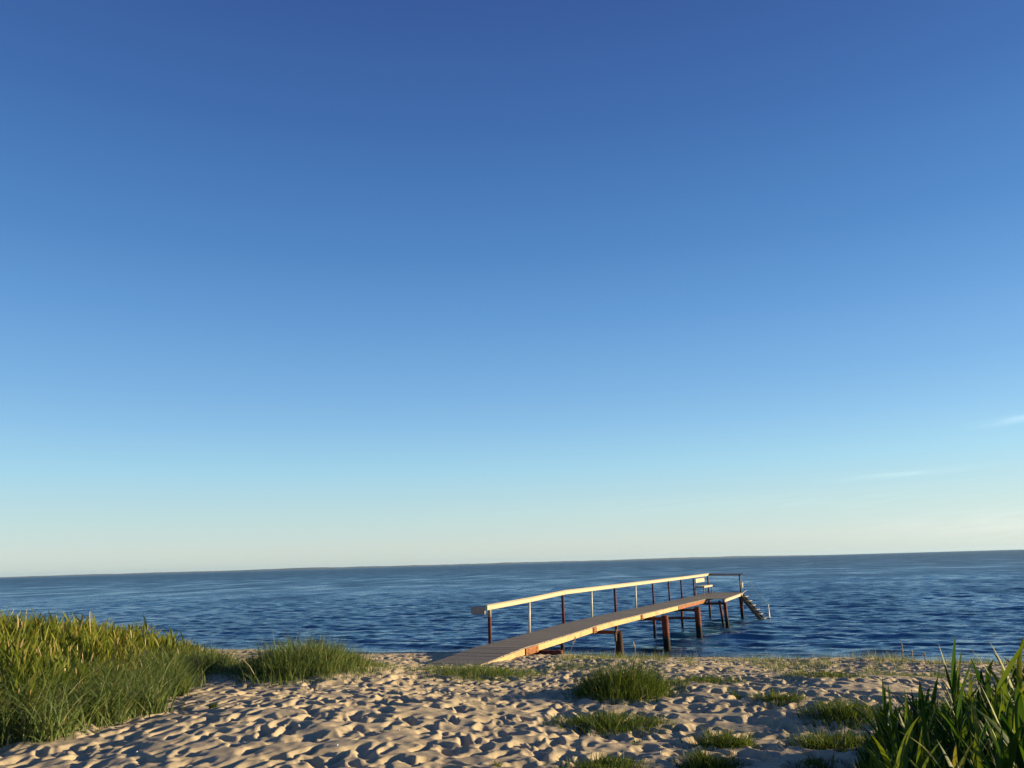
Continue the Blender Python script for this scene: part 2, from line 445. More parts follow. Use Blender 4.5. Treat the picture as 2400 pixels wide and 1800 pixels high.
def seaz(X, Y):
    Z = np.zeros_like(X)
    sp = np.interp(Y[:, 0], ys[:-1], np.diff(ys))[:, None]
    s = -shore_s(X, Y)
    lap = np.clip((s + .5) / 5, .15, 1)
    for i in range(NW):
        a = wa[i] * np.clip(wl_[i] / (sp * 4) - .4, 0, 1)
        ph = wk[i] * (X * math.cos(wd[i]) + Y * math.sin(wd[i])) + wp[i]
        Z += a * (np.sin(ph) + .22 * np.cos(2 * ph))
    # low swell running in to the beach
    for L, A, off, q in ((2.9, .055, 0, .05), (4.3, .040, 2.0, .08)):
        ph = 2 * math.pi * s / L + off + 1.3 * np.sin(X * q + off) + .7 * np.sin(X * .23 + s * .1)
        w_ = (np.sin(ph) + 1) * .5
        Z += A * (w_ ** 2.2 - .3) * np.clip(sp * 0 + 1.25 - s / 16, 0.12, 1) * np.clip((X * 0 + s) / 2, .2, 1)
    Zr = 0
    for s0, A, wd_, q in ((.9, .05, .30, .25), (2.6, .10, .42, .21), (5.2, .10, .55, .13), (8.4, .07, .7, .17)):
        e = s - s0 - .5 * np.sin(X * q + s0) - .22 * np.sin(X * .61 + s0 * 2)
        lap_ = A * np.exp(-(e / np.where(e < 0, wd_ * .5, wd_)) ** 2) * (.6 + .4 * np.sin(X * .29 + s0 * 3)); Zr = Zr + lap_
    return Z * lap + Zr
sea = grid('sea', lambda y_: .74 * y_ + 8, ys, u, seaz, M['water'])
tag(sea, kind='structure')

# far shore across the bay, low wooded land on the horizon
m, nt, b = mat_new('far_woodland'); n1 = noise(nt, .01, 5)
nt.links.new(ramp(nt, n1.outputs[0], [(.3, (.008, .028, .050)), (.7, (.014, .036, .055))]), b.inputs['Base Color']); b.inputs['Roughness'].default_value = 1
xs = np.arange(-9000, 3400, 18.0); D = 9500.0
def prof(seed, cell, a):
    r = np.random.default_rng(seed); n = int(len(xs) / cell) + 3; g_ = r.uniform(0, 1, n); t = np.arange(len(xs)) / cell; i = t.astype(int); f_ = t - i
    f_ = f_ * f_ * (3 - 2 * f_); return a * (g_[i] * (1 - f_) + g_[i + 1] * f_)
hh = 6 + prof(1, 60, 9) + prof(2, 16, 7) + prof(3, 3, 4)
hh *= np.interp(xs, [-9000, -7600, -5600, -3000, 2600, 3400], [.35, .35, .75, 1, .8, .05])
v = []; f = []
for j, (yy_, hz) in enumerate(((D, -1.0), (D + 40, .55), (D + 160, .9), (D + 420, 1.0), (D + 900, -1.0))):
    for i, x in enumerate(xs): v.append((x, yy_ + x * -.12 + 60 * math.sin(x * .003), hh[i] * hz if hz > 0 else -1.0))
n_ = len(xs)
idx = np.arange(5 * n_).reshape(5, n_)
f = np.stack([idx[:-1, :-1], idx[:-1, 1:], idx[1:, 1:], idx[1:, :-1]], -1).reshape(-1, 4)
far = link_mesh('far_shore', np_mesh('far_shore', v, f, smooth=True), None, m); tag(far, kind='structure')

# ------------------------------------------------------------------ pier
PO = Vector((-.732, 22.34, 0)); PU = Vector((math.sin(PIER_ANG), math.cos(PIER_ANG), 0)); PV = Vector((math.cos(PIER_ANG), -math.sin(PIER_ANG), 0)); PZ = Vector((0, 0, 1))
def W(t, w, z): return PO + PU * t + PV * w + PZ * z
DW = 1.29
def dz(t): return float(np.interp(t, [-6, -2.6, -.9, 2.4, 5.26, 6.5, 40], [.93, 1.13, 1.225, 1.285, 1.355, 1.363, 1.363]))
def rz(t): return float(np.interp(t, [-1, 0, 2.61, 5.26, 24, 28], [2.17, 2.208, 2.262, 2.352, 2.375, 2.40]))
posts = [0, 2.61, 5.26, 8.02, 10.63, 13.37, 15.96, 18.7, 21.11, 23.83, 27.4]
pier = empty('pier', W(0, 0, 0))
tag(pier, 'long narrow wooden bathing pier on rusty piles with cream handrail, reaching over the sea', 'pier')
# decks of cross planks
def planks(name, ta, tb, w0f, w1f, zf, pitch=.145):
    mb = MB(); t = ta; k = 0
    while t < tb - .02:
        t1 = min(t + pitch - .006, tb); zo = random.uniform(-.003, .003); j = random.uniform(-.008, .008)
        a0, a1 = w0f(t) + j, w1f(t) + random.uniform(-.010, .010)
        za, zb = zf(t) + zo, zf(t1) + zo
        mb.hexa([W(t, a0, za - .032), W(t1, a0, zb - .032), W(t1, a1, zb - .032), W(t, a1, za - .032),
                 W(t, a0, za), W(t1, a0, zb), W(t1, a1, zb), W(t, a1, za)])
        t += pitch
    return mb.build(name, M['deck'], pier)
planks('ramp_deck', -5.0, 5.2, lambda t: -.02, lambda t: DW, dz)
planks('walkway_deck', 5.2, 20.4, lambda t: -.02, lambda t: DW, dz)
planks('platform_deck', 20.4, 27.6, lambda t: -.05, lambda t: 2.2 - (t - 20.4) * .05, dz)
# edge stringers, one timber per bay, both sides
bays = [(-4.6, -.75, 'stringer'), (.10, 4.25, 'stringer'), (4.62, 9.35, 'stringer'), (9.65, 14.9, 'stringer'), (15.0, 20.38, 'rust_plate')]
for (a, b_, mt) in bays:
    for w in (DW - .03, .03):
        mb = MB(); n = 6
        for i in range(n):
            t0 = a + (b_ - a) * i / n; t1 = a + (b_ - a) * (i + 1) / n
            if i == 0 or True:
                mb.hexa([W(t0, w - .028, dz(t0) - .175), W(t1, w - .028, dz(t1) - .175), W(t1, w + .028, dz(t1) - .175), W(t0, w + .028, dz(t0) - .175),
                         W(t0, w - .028, dz(t0) - .034), W(t1, w - .028, dz(t1) - .034), W(t1, w + .028, dz(t1) - .034), W(t0, w + .028, dz(t0) - .034)])
        o = mb.build('stringer', M[mt], pier)
        if mt == 'rust_plate': o['label'] = 'rust-orange stringer next to the platform'
for (t0, t1) in ((20.42, 27.55),):
    mb = MB(); mb.hexa([W(t0, 2.10, 1.20), W(t1, 1.745, 1.20), W(t1, 1.805, 1.20), W(t0, 2.16, 1.20), W(t0, 2.10, 1.328), W(t1, 1.745, 1.328), W(t1, 1.805, 1.328), W(t0, 2.16, 1.328)])
    mb.build('stringer', M['rail'], pier)
    mb = MB(); mb.beam(W(t0, .03, 1.265), W(t1, .03, 1.265), PV * .03, PZ * .06, .006); mb.build('stringer', M['rail'], pier)
# joint plates, crossbeams, piles
def plate(t, L):
    mb = MB(); mb.beam(W(t, DW + .012, dz(t) - .115), W(t + L, DW + .012, dz(t + L) - .115), PV * .012, PZ * .082, .004)
    for k in (.2, .8):
        for zz in (-.155, -.075):
            p = W(t + L * k, DW + .024, dz(t) + zz); mb.tube([p, p + PV * .018], [.014, .013], 8)
    mb.build('joint_plate', M['rust_plate'], pier)
plate(-.72, .78); plate(4.28, .30); plate(9.38, .24)
bents = [(.25, -.02, 1.78, False), (5.0, 0, 1.84, True), (10.5, 0, 1.86, True), (15.75, 0, 1.88, True), (20.75, 0.0, 2.08, True), (27.2, 0.0, 1.72, True)]
for bi, (t, wl0, wr, full) in enumerate(bents):
    zt = dz(t) - .178
    mb = MB(); mb.beam(W(t, wl0 - .12, zt - .055), W(t, wr + (.02 if full else .10), zt - .055), PU * .05, PZ * .052, .008)
    mb.build('crossbeam', M['rust_beam'], pier)
    rL, rR = .062, (.125 if bi in (1, 2, 3) else .09)
    if bi == 4: rR = .08
    bot = -1.2 if bi > 1 else -.3
    if full:
        mb = MB(); mb.tube([W(t, wl0, zt + .12), W(t, wl0, zt - .6), W(t, wl0 - .02, bot)], [rL, rL, rL], 16); mb.build('pile', M['dark_pile' if bi == 1 else 'rust_pile'], pier, True)
        top = zt - .02 if bi in (1,) else (zt + .07 if bi < 4 else zt + .14)
        lean = .05 if bi in (1, 4) else .015
        mb = MB(); mb.tube([W(t, wr, top), W(t + .01, wr + lean * .4, top - .7), W(t + .02, wr + lean * 2, bot)], [rR, rR, rR * 1.02], 18)
        mb.build('pile', M['dark_pile' if bi == 1 else 'rust_pile'], pier, True)
    else:
        for w in (0.0, 1.78):
            mb = MB(); mb.tube([W(t, w, zt + .01), W(t, w, .2)], [.055, .055], 14); mb.build('pile', M['rust_pile'], pier, True)
# second leaning pile of the platform corner, low tie beam of the fourth bent, side girders
mb = MB(); mb.tube([W(20.95, 1.80, 1.22), W(21.15, 1.84, .4), W(21.3, 1.92, -1.2)], [.06, .06, .06], 12); mb.build('pile', M['rust_pile'], pier, True)
mb = MB(); mb.beam(W(15.75, .03, .80), W(15.75, 1.80, .80), PU * .035, PZ * .045, .006); mb.build('tie_beam', M['rust_beam'], pier)
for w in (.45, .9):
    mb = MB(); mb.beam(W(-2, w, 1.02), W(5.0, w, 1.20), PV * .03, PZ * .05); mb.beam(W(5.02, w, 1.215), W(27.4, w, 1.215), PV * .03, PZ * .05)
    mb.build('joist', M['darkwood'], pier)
# handrail posts
for i, t in enumerate(posts):
    cream = i in (1, 3, 5)
    mb = MB(); w = -.03; zt = rz(t) - .03
    if cream: mb.tube([W(t, w - .03, dz(t) - .15), W(t, w, zt)], [.036, .036], 14)
    else: mb.tube([W(t, w, dz(t) - .20), W(t, w, zt)], [.046 if i < 5 else .040] * 2, 14)
    o = mb.build('rail_post', M['cream'] if cream else M['red_post'], pier, True)
    if cream: o['label'] = 'slim cream rail post'
    if i == 0:
        mb = MB(); mb.tube([W(t, w, zt - .28), W(t, w, zt - .002)], [.0495, .0495], 14); mb.build('post_sleeve', M['grey_board'], o, True)
# handrail boards: cream plank on edge with a flat cap
segs = [-.28, 2.61, 5.30, 10.65, 15.98, 21.13, 27.46]
for a, b_ in zip(segs[:-1], segs[1:]):
    mb = MB(); a_ = a + .002
    mb.beam(W(a_, .035, rz(a) - .060), W(b_, .035, rz(b_) - .060), PV * .020, PZ * .055, .004)
    mb.beam(W(a_, .0, rz(a) + .010), W(b_, .0, rz(b_) + .010), PV * .050, PZ * .009, .003)
    for t in posts:
        if a <= t < b_:
            for dzz in (-.045, -.09):
                p = W(t, .054, rz(t) + dzz); mb.tube([p, p + PV * .008], [.009, .008], 8)
    mb.build('handrail', M['rail'], pier)
mb = MB(); mb.beam(W(-.27, -.42, rz(0) - .13), W(-.27, -.02, rz(0) - .13), PU * .02, PZ * .095, .004); mb.build('end_board', M['grey_board'], pier)
# end rail across the platform
ep = MB(); ep.tube([W(27.42, 1.72, 1.18), W(27.42, 1.72, 2.30)], [.042, .042], 12); ep.build('rail_post', M['darkwood'], pier, True)
er = MB(); er.beam(W(27.47, .06, 2.375), W(27.47, 1.95, 2.345), PU * .045, PZ * .03, .005); er.beam(W(27.44, .06, 2.31), W(27.44, 1.80, 2.29), PU * .018, PZ * .035, .004); er.build('end_rail', M['grey_board'], pier)
# white grab handle on the end post
gh = MB(); gh.tube([W(27.25, 1.80, 1.98), W(27.25, 1.84, 1.95), W(27.25, 1.84, 1.62), W(27.25, 1.80, 1.60)], [.035, .045, .045, .03], 10); gh.build('grab_handle', M['white'], pier, True)
gh = MB(); gh.tube([W(26.7, 1.86, 1.42), W(26.7, 1.90, 1.38), W(26.7, 1.92, 1.0)], [.016, .018, .014], 8); gh.build('grab_handle', M['white'], pier, True)
# bathing stairs: down from the platform's right side into the water
stairs = empty('stairs', (0, 0, 0)); stairs.parent = pier; stairs.matrix_parent_inverse = Matrix.Translation(pier.location).inverted()
def part2(mb, name, mat, smooth=False):
    o = mb.build(name, mat, None, smooth); o.parent = stairs; return o
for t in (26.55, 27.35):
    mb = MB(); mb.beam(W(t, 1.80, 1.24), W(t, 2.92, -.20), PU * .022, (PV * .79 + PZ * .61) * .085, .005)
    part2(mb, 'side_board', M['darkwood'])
for k in range(6):
    w = 1.98 + k * .175; z = 1.16 - k * .225
    mb = MB(); mb.beam(W(26.50, w + .05, z), W(27.40, w + .05, z), PV * .085, PZ * .018, .004); part2(mb, 'step', M['stepwood'])
mb = MB(); mb.beam(W(26.5, 1.93, 1.37), W(27.1, 2.06, 1.48), PV * .03, PZ * .012); part2(mb, 'bracket', M['stepwood'])
mb = MB(); pa, pb = W(27.45, 1.95, 2.33), W(27.3, 3.12, .68); mb.tube([pa.lerp(pb, k / 8) - PZ * (.10 * math.sin(math.pi * k / 8)) for k in range(9)], [.014] * 9, 8); part2(mb, 'hand_rope', M['rope'], True)
mb = MB(); mb.tube([W(27.3, 3.13, -1.3), W(27.3, 3.12, .0), W(27.3, 3.11, .71)], [.045, .045, .042], 12); mb.tube([W(27.3, 3.11, .71), W(27.3, 3.11, .75)], [.044, .02], 12)
part2(mb, 'mooring_pole', M['white'], True)

# bench on the platform
bench = empty('bench', W(24.0, .05, dz(24)))
tag(bench, 'small cream wooden bench with backrest, on the far end of the pier against the handrail', 'bench')
def bpart(mb, n, m_): return mb.build(n, m_, bench)
z = dz(24)
mb = MB()
for w in (.13, .26, .39): mb.beam(W(24.0, w, z + .455), W(26.1, w, z + .455), PV * .058, PZ * .017, .004)
bpart(mb, 'seat', M['rail'])
mb = MB(); mb.beam(W(24.0, .462, z + .425), W(26.1, .462, z + .425), PV * .012, PZ * .045, .003); bpart(mb, 'seat_apron', M['rail'])
mb = MB(); mb.beam(W(23.99, .04, z + .74), W(26.1, .04, z + .74), PV * .018, PZ * .105, .005); bpart(mb, 'backrest', M['rail'])
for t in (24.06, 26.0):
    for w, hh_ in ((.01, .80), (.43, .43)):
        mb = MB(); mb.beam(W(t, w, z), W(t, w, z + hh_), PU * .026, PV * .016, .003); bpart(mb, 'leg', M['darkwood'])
for t in (24.06, 26.0):
    mb = MB(); mb.beam(W(t, .03, z + .41), W(t, .41, z + .41), PU * .02, PZ * .022); bpart(mb, 'seat_bearer', M['darkwood'])

# ------------------------------------------------------------------ vegetation
def blades_mesh(name, bx, by, bz, h, wdt, lean_az, lean, droop, tint, segs=4, face=None, belly=0.25):
    """bx,by,bz base points; lean_az direction of the lean; lean and droop in radians; every blade a tapered strip"""
    N = len(bx); k = np.linspace(0, 1, segs + 1)
    ang = lean[:, None] + droop[:, None] * (k[None, :] ** 1.5)
    st = h[:, None] / segs
    dh = np.sin(ang) * st; dv = np.cos(ang) * st
    hh_ = np.concatenate([np.zeros((N, 1)), np.cumsum(dh[:, :-1], 1)], 1); vv = np.concatenate([np.zeros((N, 1)), np.cumsum(dv[:, :-1], 1)], 1)
    px = bx[:, None] + np.cos(lean_az)[:, None] * hh_; py = by[:, None] + np.sin(lean_az)[:, None] * hh_; pz = bz[:, None] + vv
    fa = rng.uniform(0, math.pi, N) if face is None else face
    prof_ = (1 - k) ** .7 * (1 - belly + belly * 4 * k * (1 - k)) if belly < .9 else (np.sin(np.pi * (k * .92 + .08)) ** .7)
    half = wdt[:, None] * .5 * prof_[None, :]; half[:, -1] = 0
    ox = np.cos(fa)[:, None] * half; oy = np.sin(fa)[:, None] * half
    Lp = np.stack([px - ox, py - oy, pz], -1); Rp = np.stack([px + ox, py + oy, pz], -1)
    V = np.concatenate([Lp[:, :-1], Rp[:, :-1], Lp[:, -1:]], 1)        # N, 2*segs+1, 3
    nv = 2 * segs + 1; base = (np.arange(N) * nv)[:, None]
    q = np.stack([np.arange(segs - 1), np.arange(segs - 1) + segs, np.arange(segs - 1) + segs + 1, np.arange(segs - 1) + 1], -1)
    f4 = (base[:, :, None] + q[None]).reshape(-1, 4)
    f3 = base + np.array([[segs - 1, 2 * segs - 1, 2 * segs]])
    return V.reshape(-1, 3), f4, f3.reshape(-1, 3), np.repeat(tint, nv)

def leaf_mat(name, stops, trans=.35, rough=.45):
    m = bpy.data.materials.new(name); m.use_nodes = True; nt = m.node_tree; b = nt.nodes['Principled BSDF']; out = nt.nodes['Material Output']
    at = nd(nt, 'ShaderNodeAttribute', attribute_name='tint')
    c = ramp(nt, at.outputs['Fac'], stops)
    nt.links.new(c, b.inputs['Base Color']); b.inputs['Roughness'].default_value = rough + .12; b.inputs['Specular IOR Level'].default_value = .18
    tr = nd(nt, 'ShaderNodeBsdfTranslucent')
    c2 = mixc(nt, 1.0, c, (1.35, 1.25, .55), 'MULTIPLY'); nt.links.new(c2, tr.inputs[0])
    mx = nd(nt, 'ShaderNodeMixShader'); mx.inputs[0].default_value = trans
    nt.links.new(b.outputs[0], mx.inputs[1]); nt.links.new(tr.outputs[0], mx.inputs[2]); nt.links.new(mx.outputs[0], out.inputs[0])
    return m
M['reed'] = leaf_mat('reed_leaf', [(0, (.05, .085, .012)), (.35, (.11, .145, .018)), (.7, (.20, .21, .03)), (.9, (.29, .25, .06)), (1, (.30, .21, .10))], .4)
M['marram'] = leaf_mat('dune_grass_leaf', [(0, (.045, .085, .022)), (.5, (.11, .155, .045)), (.85, (.21, .225, .09)), (1, (.40, .34, .20))], .3)
M['short'] = leaf_mat('short_grass_leaf', [(0, (.025, .050, .010)), (.5, (.06, .10, .018)), (.85, (.14, .17, .035)), (1, (.34, .28, .13))], .35)
M['dark_reed'] = leaf_mat('shore_reed_leaf', [(0, (.012, .036, .006)), (.5, (.032, .075, .009)), (.85, (.11, .15, .014)), (1, (.26, .22, .05))], .45, .4)
M['straw'] = leaf_mat('dry_stalk', [(0, (.34, .26, .15)), (1, (.52, .42, .27))], .15, .7)

def zgv(x, y): return zg(x, y) - .02
def rpow(n, a=0, b=1): return rng.uniform(a, b, n)

# left bank: a mass of dune grass and reeds on the low dune
def fn(x, y, cell, seed):
    r = np.random.default_rng(seed); g_ = r.uniform(0, 1, (128, 128)); X_ = np.asarray(x) / cell + 50; Y_ = np.asarray(y) / cell + 20
    i = np.floor(X_).astype(int); j = np.floor(Y_).astype(int); a = X_ - i; b2 = Y_ - j; a = a * a * (3 - 2 * a); b2 = b2 * b2 * (3 - 2 * b2)
    i %= 127; j %= 127
    return (g_[j, i] * (1 - a) + g_[j, i + 1] * a) * (1 - b2) + (g_[j + 1, i] * (1 - a) + g_[j + 1, i + 1] * a) * b2
def bank(n, ymax=24.5):
    x = rng.uniform(-17, -3.2, n); y = rng.uniform(6.3, ymax, n)
    ins = front_x(y) + .28 * np.sin(y * 3.1) + .18 * np.sin(y * 7.7 + 1) - x
    k = (ins > 0) & (x > -.70 * y - 1.6)
    return x[k], y[k], ins[k]
HM = ([7, 9, 12, 15, 18, 21, 24], [.72, .80, .80, .68, .44, .30, .20])
# reeds: a stem with leaves leaving it at different heights
x_, y_, ins = bank(52000, 20.5)
dn = fn(x_, y_, .55, 1) * .6 + fn(x_, y_, 1.5, 2) * .4
k = (rng.uniform(0, 1, len(x_)) < np.clip((dn - .28) * 3.2, .06, 1)) & (ins > .5 + .8 * fn(x_, y_, .8, 3))
x_, y_, ins, dn = x_[k], y_[k], ins[k], dn[k]; n = len(x_)
hr = np.interp(y_, *HM) * np.clip(.55 + ins * .22, 0, 1) * rng.uniform(.66, 1.06, n) * (.70 + .50 * fn(x_, y_, .7, 4))
col = np.clip(.30 + .55 * (fn(x_, y_, .9, 5) - .3) + rng.normal(0, .14, n), 0, .93)
gz = zgv(x_, y_)
parts = [blades_mesh('r', x_, y_, gz, hr, rng.uniform(.007, .012, n), rng.normal(R(150), .9, n), np.abs(rng.normal(.02, .08, n)), rng.uniform(0, .2, n), col, 3)]
for j in range(5):
    t = .25 + .15 * j + rng.uniform(-.07, .07, n)
    L = hr * rng.uniform(.28, .50, n)
    parts.append(blades_mesh('r', x_, y_, gz + hr * t, L, rng.uniform(.014, .030, n), rng.uniform(0, 6.28, n), rng.uniform(.12, .55, n), rng.uniform(.0, .9, n), np.clip(col + rng.normal(0, .09, n), 0, 1), 4, belly=.95))
k = rng.uniform(0, 1, n) < .22       # brownish plumes on some
parts.append(blades_mesh('r', x_[k], y_[k], gz[k] + hr[k] * .90, hr[k] * .22, rng.uniform(.012, .026, k.sum()), rng.uniform(0, 6.28, k.sum()), rng.uniform(0, .3, k.sum()), rng.uniform(0, .6, k.sum()), np.full(k.sum(), 1.0), 3, belly=.95))
def join(parts):
    V, F4, F3, T = [], [], [], []; o_ = 0
    for v, f4, f3, t in parts: V.append(v); F4.append(f4 + o_); F3.append(f3 + o_); T.append(t); o_ += len(v)
    return np.concatenate(V), np.concatenate(F4), np.concatenate(F3), np.concatenate(T)
V, f4, f3, tn = join(parts)
rb = link_mesh('reed_bed', np_mesh('reed_bed', V, f4, f3, attr=tn), None, M['reed'])
tag(rb, 'tall yellow-green reeds massed on the low dune at the left', 'reeds', kind='stuff')
# dune grass of the bank: arching tussocks spilling forward, dense low blades behind
x_, y_, ins = bank(95000)
dn = fn(x_, y_, .45, 7) * .6 + fn(x_, y_, 1.3, 8) * .4
k = rng.uniform(0, 1, len(x_)) < np.clip((dn - .25) * 2.6, .04, 1) * np.clip(.25 + ins, 0, 1) * np.where(ins > 2.2, .45, 1)
x_, y_, ins, dn = x_[k], y_[k], ins[k], dn[k]; n = len(x_)
hr = np.interp(y_, *HM) * np.clip(.45 + ins * .22, 0, .85) * rng.uniform(.5, 1.15, n) * (.6 + .6 * fn(x_, y_, .6, 9))
P1 = blades_mesh('g', x_, y_, zgv(x_, y_), hr, rng.uniform(.009, .019, n), rng.uniform(0, 6.28, n), np.abs(rng.normal(.2, .22, n)), rng.uniform(.5, 2.0, n), np.clip(rng.beta(1.1, 1.5, n) * .85 + .25 * (dn - .5) + (rng.uniform(0, 1, n) < .07) * .45, 0, 1), 5)
nt_ = 150; ty = rng.uniform(8.8, 17.5, nt_); tx = front_x(ty) + .28 * np.sin(ty * 3.1) - rng.uniform(.0, 1.5, nt_)
i = rng.integers(0, nt_, 15000); n = len(i); x_ = tx[i] + rng.normal(0, .10, n); y_ = ty[i] + rng.normal(0, .10, n)
hr = rng.uniform(.35, .95, n) * (.6 + .45 * rng.uniform(0, 1, nt_))[i] * np.interp(y_, [7, 13, 18], [1, .85, .55])
P2 = blades_mesh('g', x_, y_, zgv(x_, y_), hr, rng.uniform(.011, .021, n), rng.uniform(0, 6.28, n), np.abs(rng.normal(.3, .25, n)), rng.uniform(.8, 2.3, n), np.clip(rng.beta(2, 2, n) * .85 + (rng.uniform(0, 1, n) < .05) * .4, 0, 1), 7)
V, f4, f3, tn = join([P1, P2])
gb = link_mesh('dune_grass', np_mesh('dune_grass', V, f4, f3, attr=tn), None, M['marram'])
tag(gb, 'loose arching dune grass spilling from the left bank onto the sand', 'grass', kind='stuff')

# separate tufts standing on the sand
def tuft(name, label, cat, cx, cy, rx, ry, h, n, mat, group=None, wd=(.005, .010), lean=.25, droop=(.2, 1.2), edge=.45, tintb=(1.2, 1.5), seed_sp=5, stalks=0):
    # blades rise from a handful of crowns
    nc = 1 if n < 350 else max(3, int(n / 45))
    ca = rng.uniform(0, 6.28, nc); cr = np.sqrt(rng.uniform(0, 1, nc))
    wob = 1 + .28 * np.sin(ca * 2 + cx * 3) + .22 * np.sin(ca * 5 + cy * 5)
    cr = cr * np.where(n > 500, wob, 1)
    ccx, ccy = cx + rx * cr * np.cos(ca), cy + ry * cr * np.sin(ca); chh = (1 - edge * np.clip(cr, 0, 1.05) ** 2) * rng.uniform(.45, 1.15, nc)
    pk = rng.uniform(.15, 1, nc) ** 1.6; i = rng.choice(nc, n, p=pk / pk.sum())
    sp = min(rx, ry) * .30 + .03 if n > 500 else (.014 if n > 200 else .006)
    x_ = ccx[i] + rng.normal(0, sp, n); y_ = ccy[i] + rng.normal(0, sp, n)
    hr = h * chh[i] * rng.uniform(.35, 1.05, n)
    if n > 500:                # stray blades round the edge
        st_ = rng.uniform(0, 1, n) < .13; q_ = rng.uniform(0, 6.28, n); e_ = rng.uniform(.8, 1.45, n)
        x_ = np.where(st_, cx + rx * e_ * np.cos(q_), x_); y_ = np.where(st_, cy + ry * e_ * np.sin(q_), y_); hr = np.where(st_, h * rng.uniform(.12, .4, n), hr)
    out = np.arctan2(y_ - ccy[i], x_ - ccx[i]) + rng.normal(0, .6, n)
    tint = np.clip(rng.beta(*tintb, n) * .85 + (rng.uniform(0, 1, n) < .05) * .5, 0, 1)
    V, f4, f3, tn = blades_mesh(name, x_, y_, zgv(x_, y_), hr, rng.uniform(*wd, n), out, np.abs(rng.normal(lean * .5, lean, n)), rng.uniform(*droop, n), tint, 4)
    V = V - np.array([[cx, cy, float(z0(cx, cy))]])
    o = link_mesh(name, np_mesh(name, V, f4, f3, attr=tn), None, mat); o.location = (cx, cy, float(z0(cx, cy)))
    tag(o, label, cat, group)
    return o

cl = tuft('grass_clump', 'big rounded clump of tall dune grass between the left bank and the pier', 'grass clump', -3.68, 14.5, .70, 1.2, .66, 11000, M['marram'], wd=(.008, .017), lean=.30, droop=(.3, 1.6), edge=.55)
n = 7000; x_ = np.concatenate([rng.normal(-4.9, .45, n // 2), rng.normal(-2.85, .28, n // 2)]); y_ = np.concatenate([rng.normal(15.6, 1.0, n // 2), rng.normal(15.0, .8, n // 2)])
V, f4, f3, tn = blades_mesh('lg', x_, y_, zgv(x_, y_), rng.uniform(.04, .15, n), rng.uniform(.007, .014, n), rng.uniform(0, 6.28, n), np.abs(rng.normal(.2, .25, n)), rng.uniform(.3, 1.4, n), np.clip(rng.beta(2, 2.4, n), 0, 1), 4)
tag(link_mesh('low_grass', np_mesh('low_grass', V, f4, f3, attr=tn), None, M['marram']), 'low grass growing round the foot of the big grass clump', 'grass', kind='stuff')

# name, label, left px, right px, base px row, depth half-size, height, blades
GT = 'tufts of short grass on the trampled sand'
TU = [
 ('wide low grass patch just in front of the foot of the pier', 985, 1240, 1592, 1.0, .19, 5200, .9),
 ('tallest dark green grass tuft, on the sand below the middle of the pier', 1395, 1550, 1632, .66, .47, 5400, .5),
 ('thin sunlit grass fringe to the right of the tallest tuft', 1540, 1620, 1610, .45, .13, 700, .9),
 ('broad dark mat of grass directly in front of the tallest tuft', 1330, 1545, 1712, .38, .15, 4600, .4),
 ('small dense tuft standing alone on open sand, right of the pier end', 1790, 1872, 1644, .22, .16, 1400, .4),
 ('rounded tuft halfway between the broad mat and the tall shore reeds', 1662, 1750, 1750, .22, .19, 2000, .4),
 ('long flat grass mat cut by the bottom edge of the photo', 1325, 1510, 1806, .22, .12, 2600, .4),
 ('bushy grass mat at the bottom edge, right of the long flat mat', 1625, 1722, 1806, .24, .16, 2200, .4),
 ('sparse grass strip with pale stems at the top of the beach, left of the reeds', 1880, 2035, 1590, .45, .15, 1800, .9),
 ('low grass strip near the water behind the rounded tuft', 1615, 1735, 1596, .5, .13, 1700, .9),
 ('faded grass strip at the beach crest just behind the tall shore reeds', 2060, 2250, 1588, .5, .13, 1900, .9),
 ('dark shaded tuft touching the left side of the tall shore reeds, upper one', 1935, 2075, 1688, .42, .20, 2200, .5),
 ('dark shaded tuft touching the left side of the tall shore reeds, lower one', 1900, 2040, 1748, .30, .17, 2200, .4),
 ('tiny tuft at the bottom edge between the long mat and the reeds', 1890, 1960, 1804, .12, .12, 900, .4),
 ('tiny yellowish tuft at the bottom edge in the middle of the footprints', 1150, 1185, 1802, .10, .08, 260, .9),
 ('wispy little tuft between the tallest tuft and the lone dense tuft', 1712, 1750, 1628, .16, .10, 300, .9),
 ('few thin blades below the broad mat of grass', 1470, 1530, 1748, .15, .06, 260, .9),
 ('small twiggy sprig alone among footprints right of the left bank', 492, 508, 1664, .04, .09, 150, .9),
 ('short grass fringe on the beach crest under the third rail post', 1290, 1390, 1566, .4, .12, 900, .9),
]
for (lab, xa, xb, yb, ry, hh_, n, ed) in TU:
    ax, ay = G((xa + xb) / 2, yb); zc = float(z0(ax, ay))
    dist = ay
    half = (xb - xa) / 2 / FPX * dist * .98
    if n > 1000: mat_ = M['short'] if lab.find('tallest') < 0 else M['short']
    far_ = dist > 13
    tuft('grass_tuft', lab, 'grass tuft', ax, ay + ry * .9, half * 1.0, ry * 1.1, hh_ * (1.4 if yb < 1790 else 1.15), int(n * 1.5), M['marram'] if (ed > .8 and far_) else M['short'], GT,
         wd=(.007, .015) if far_ else (.006, .013), lean=.45, droop=(.3, 1.7), edge=.78)

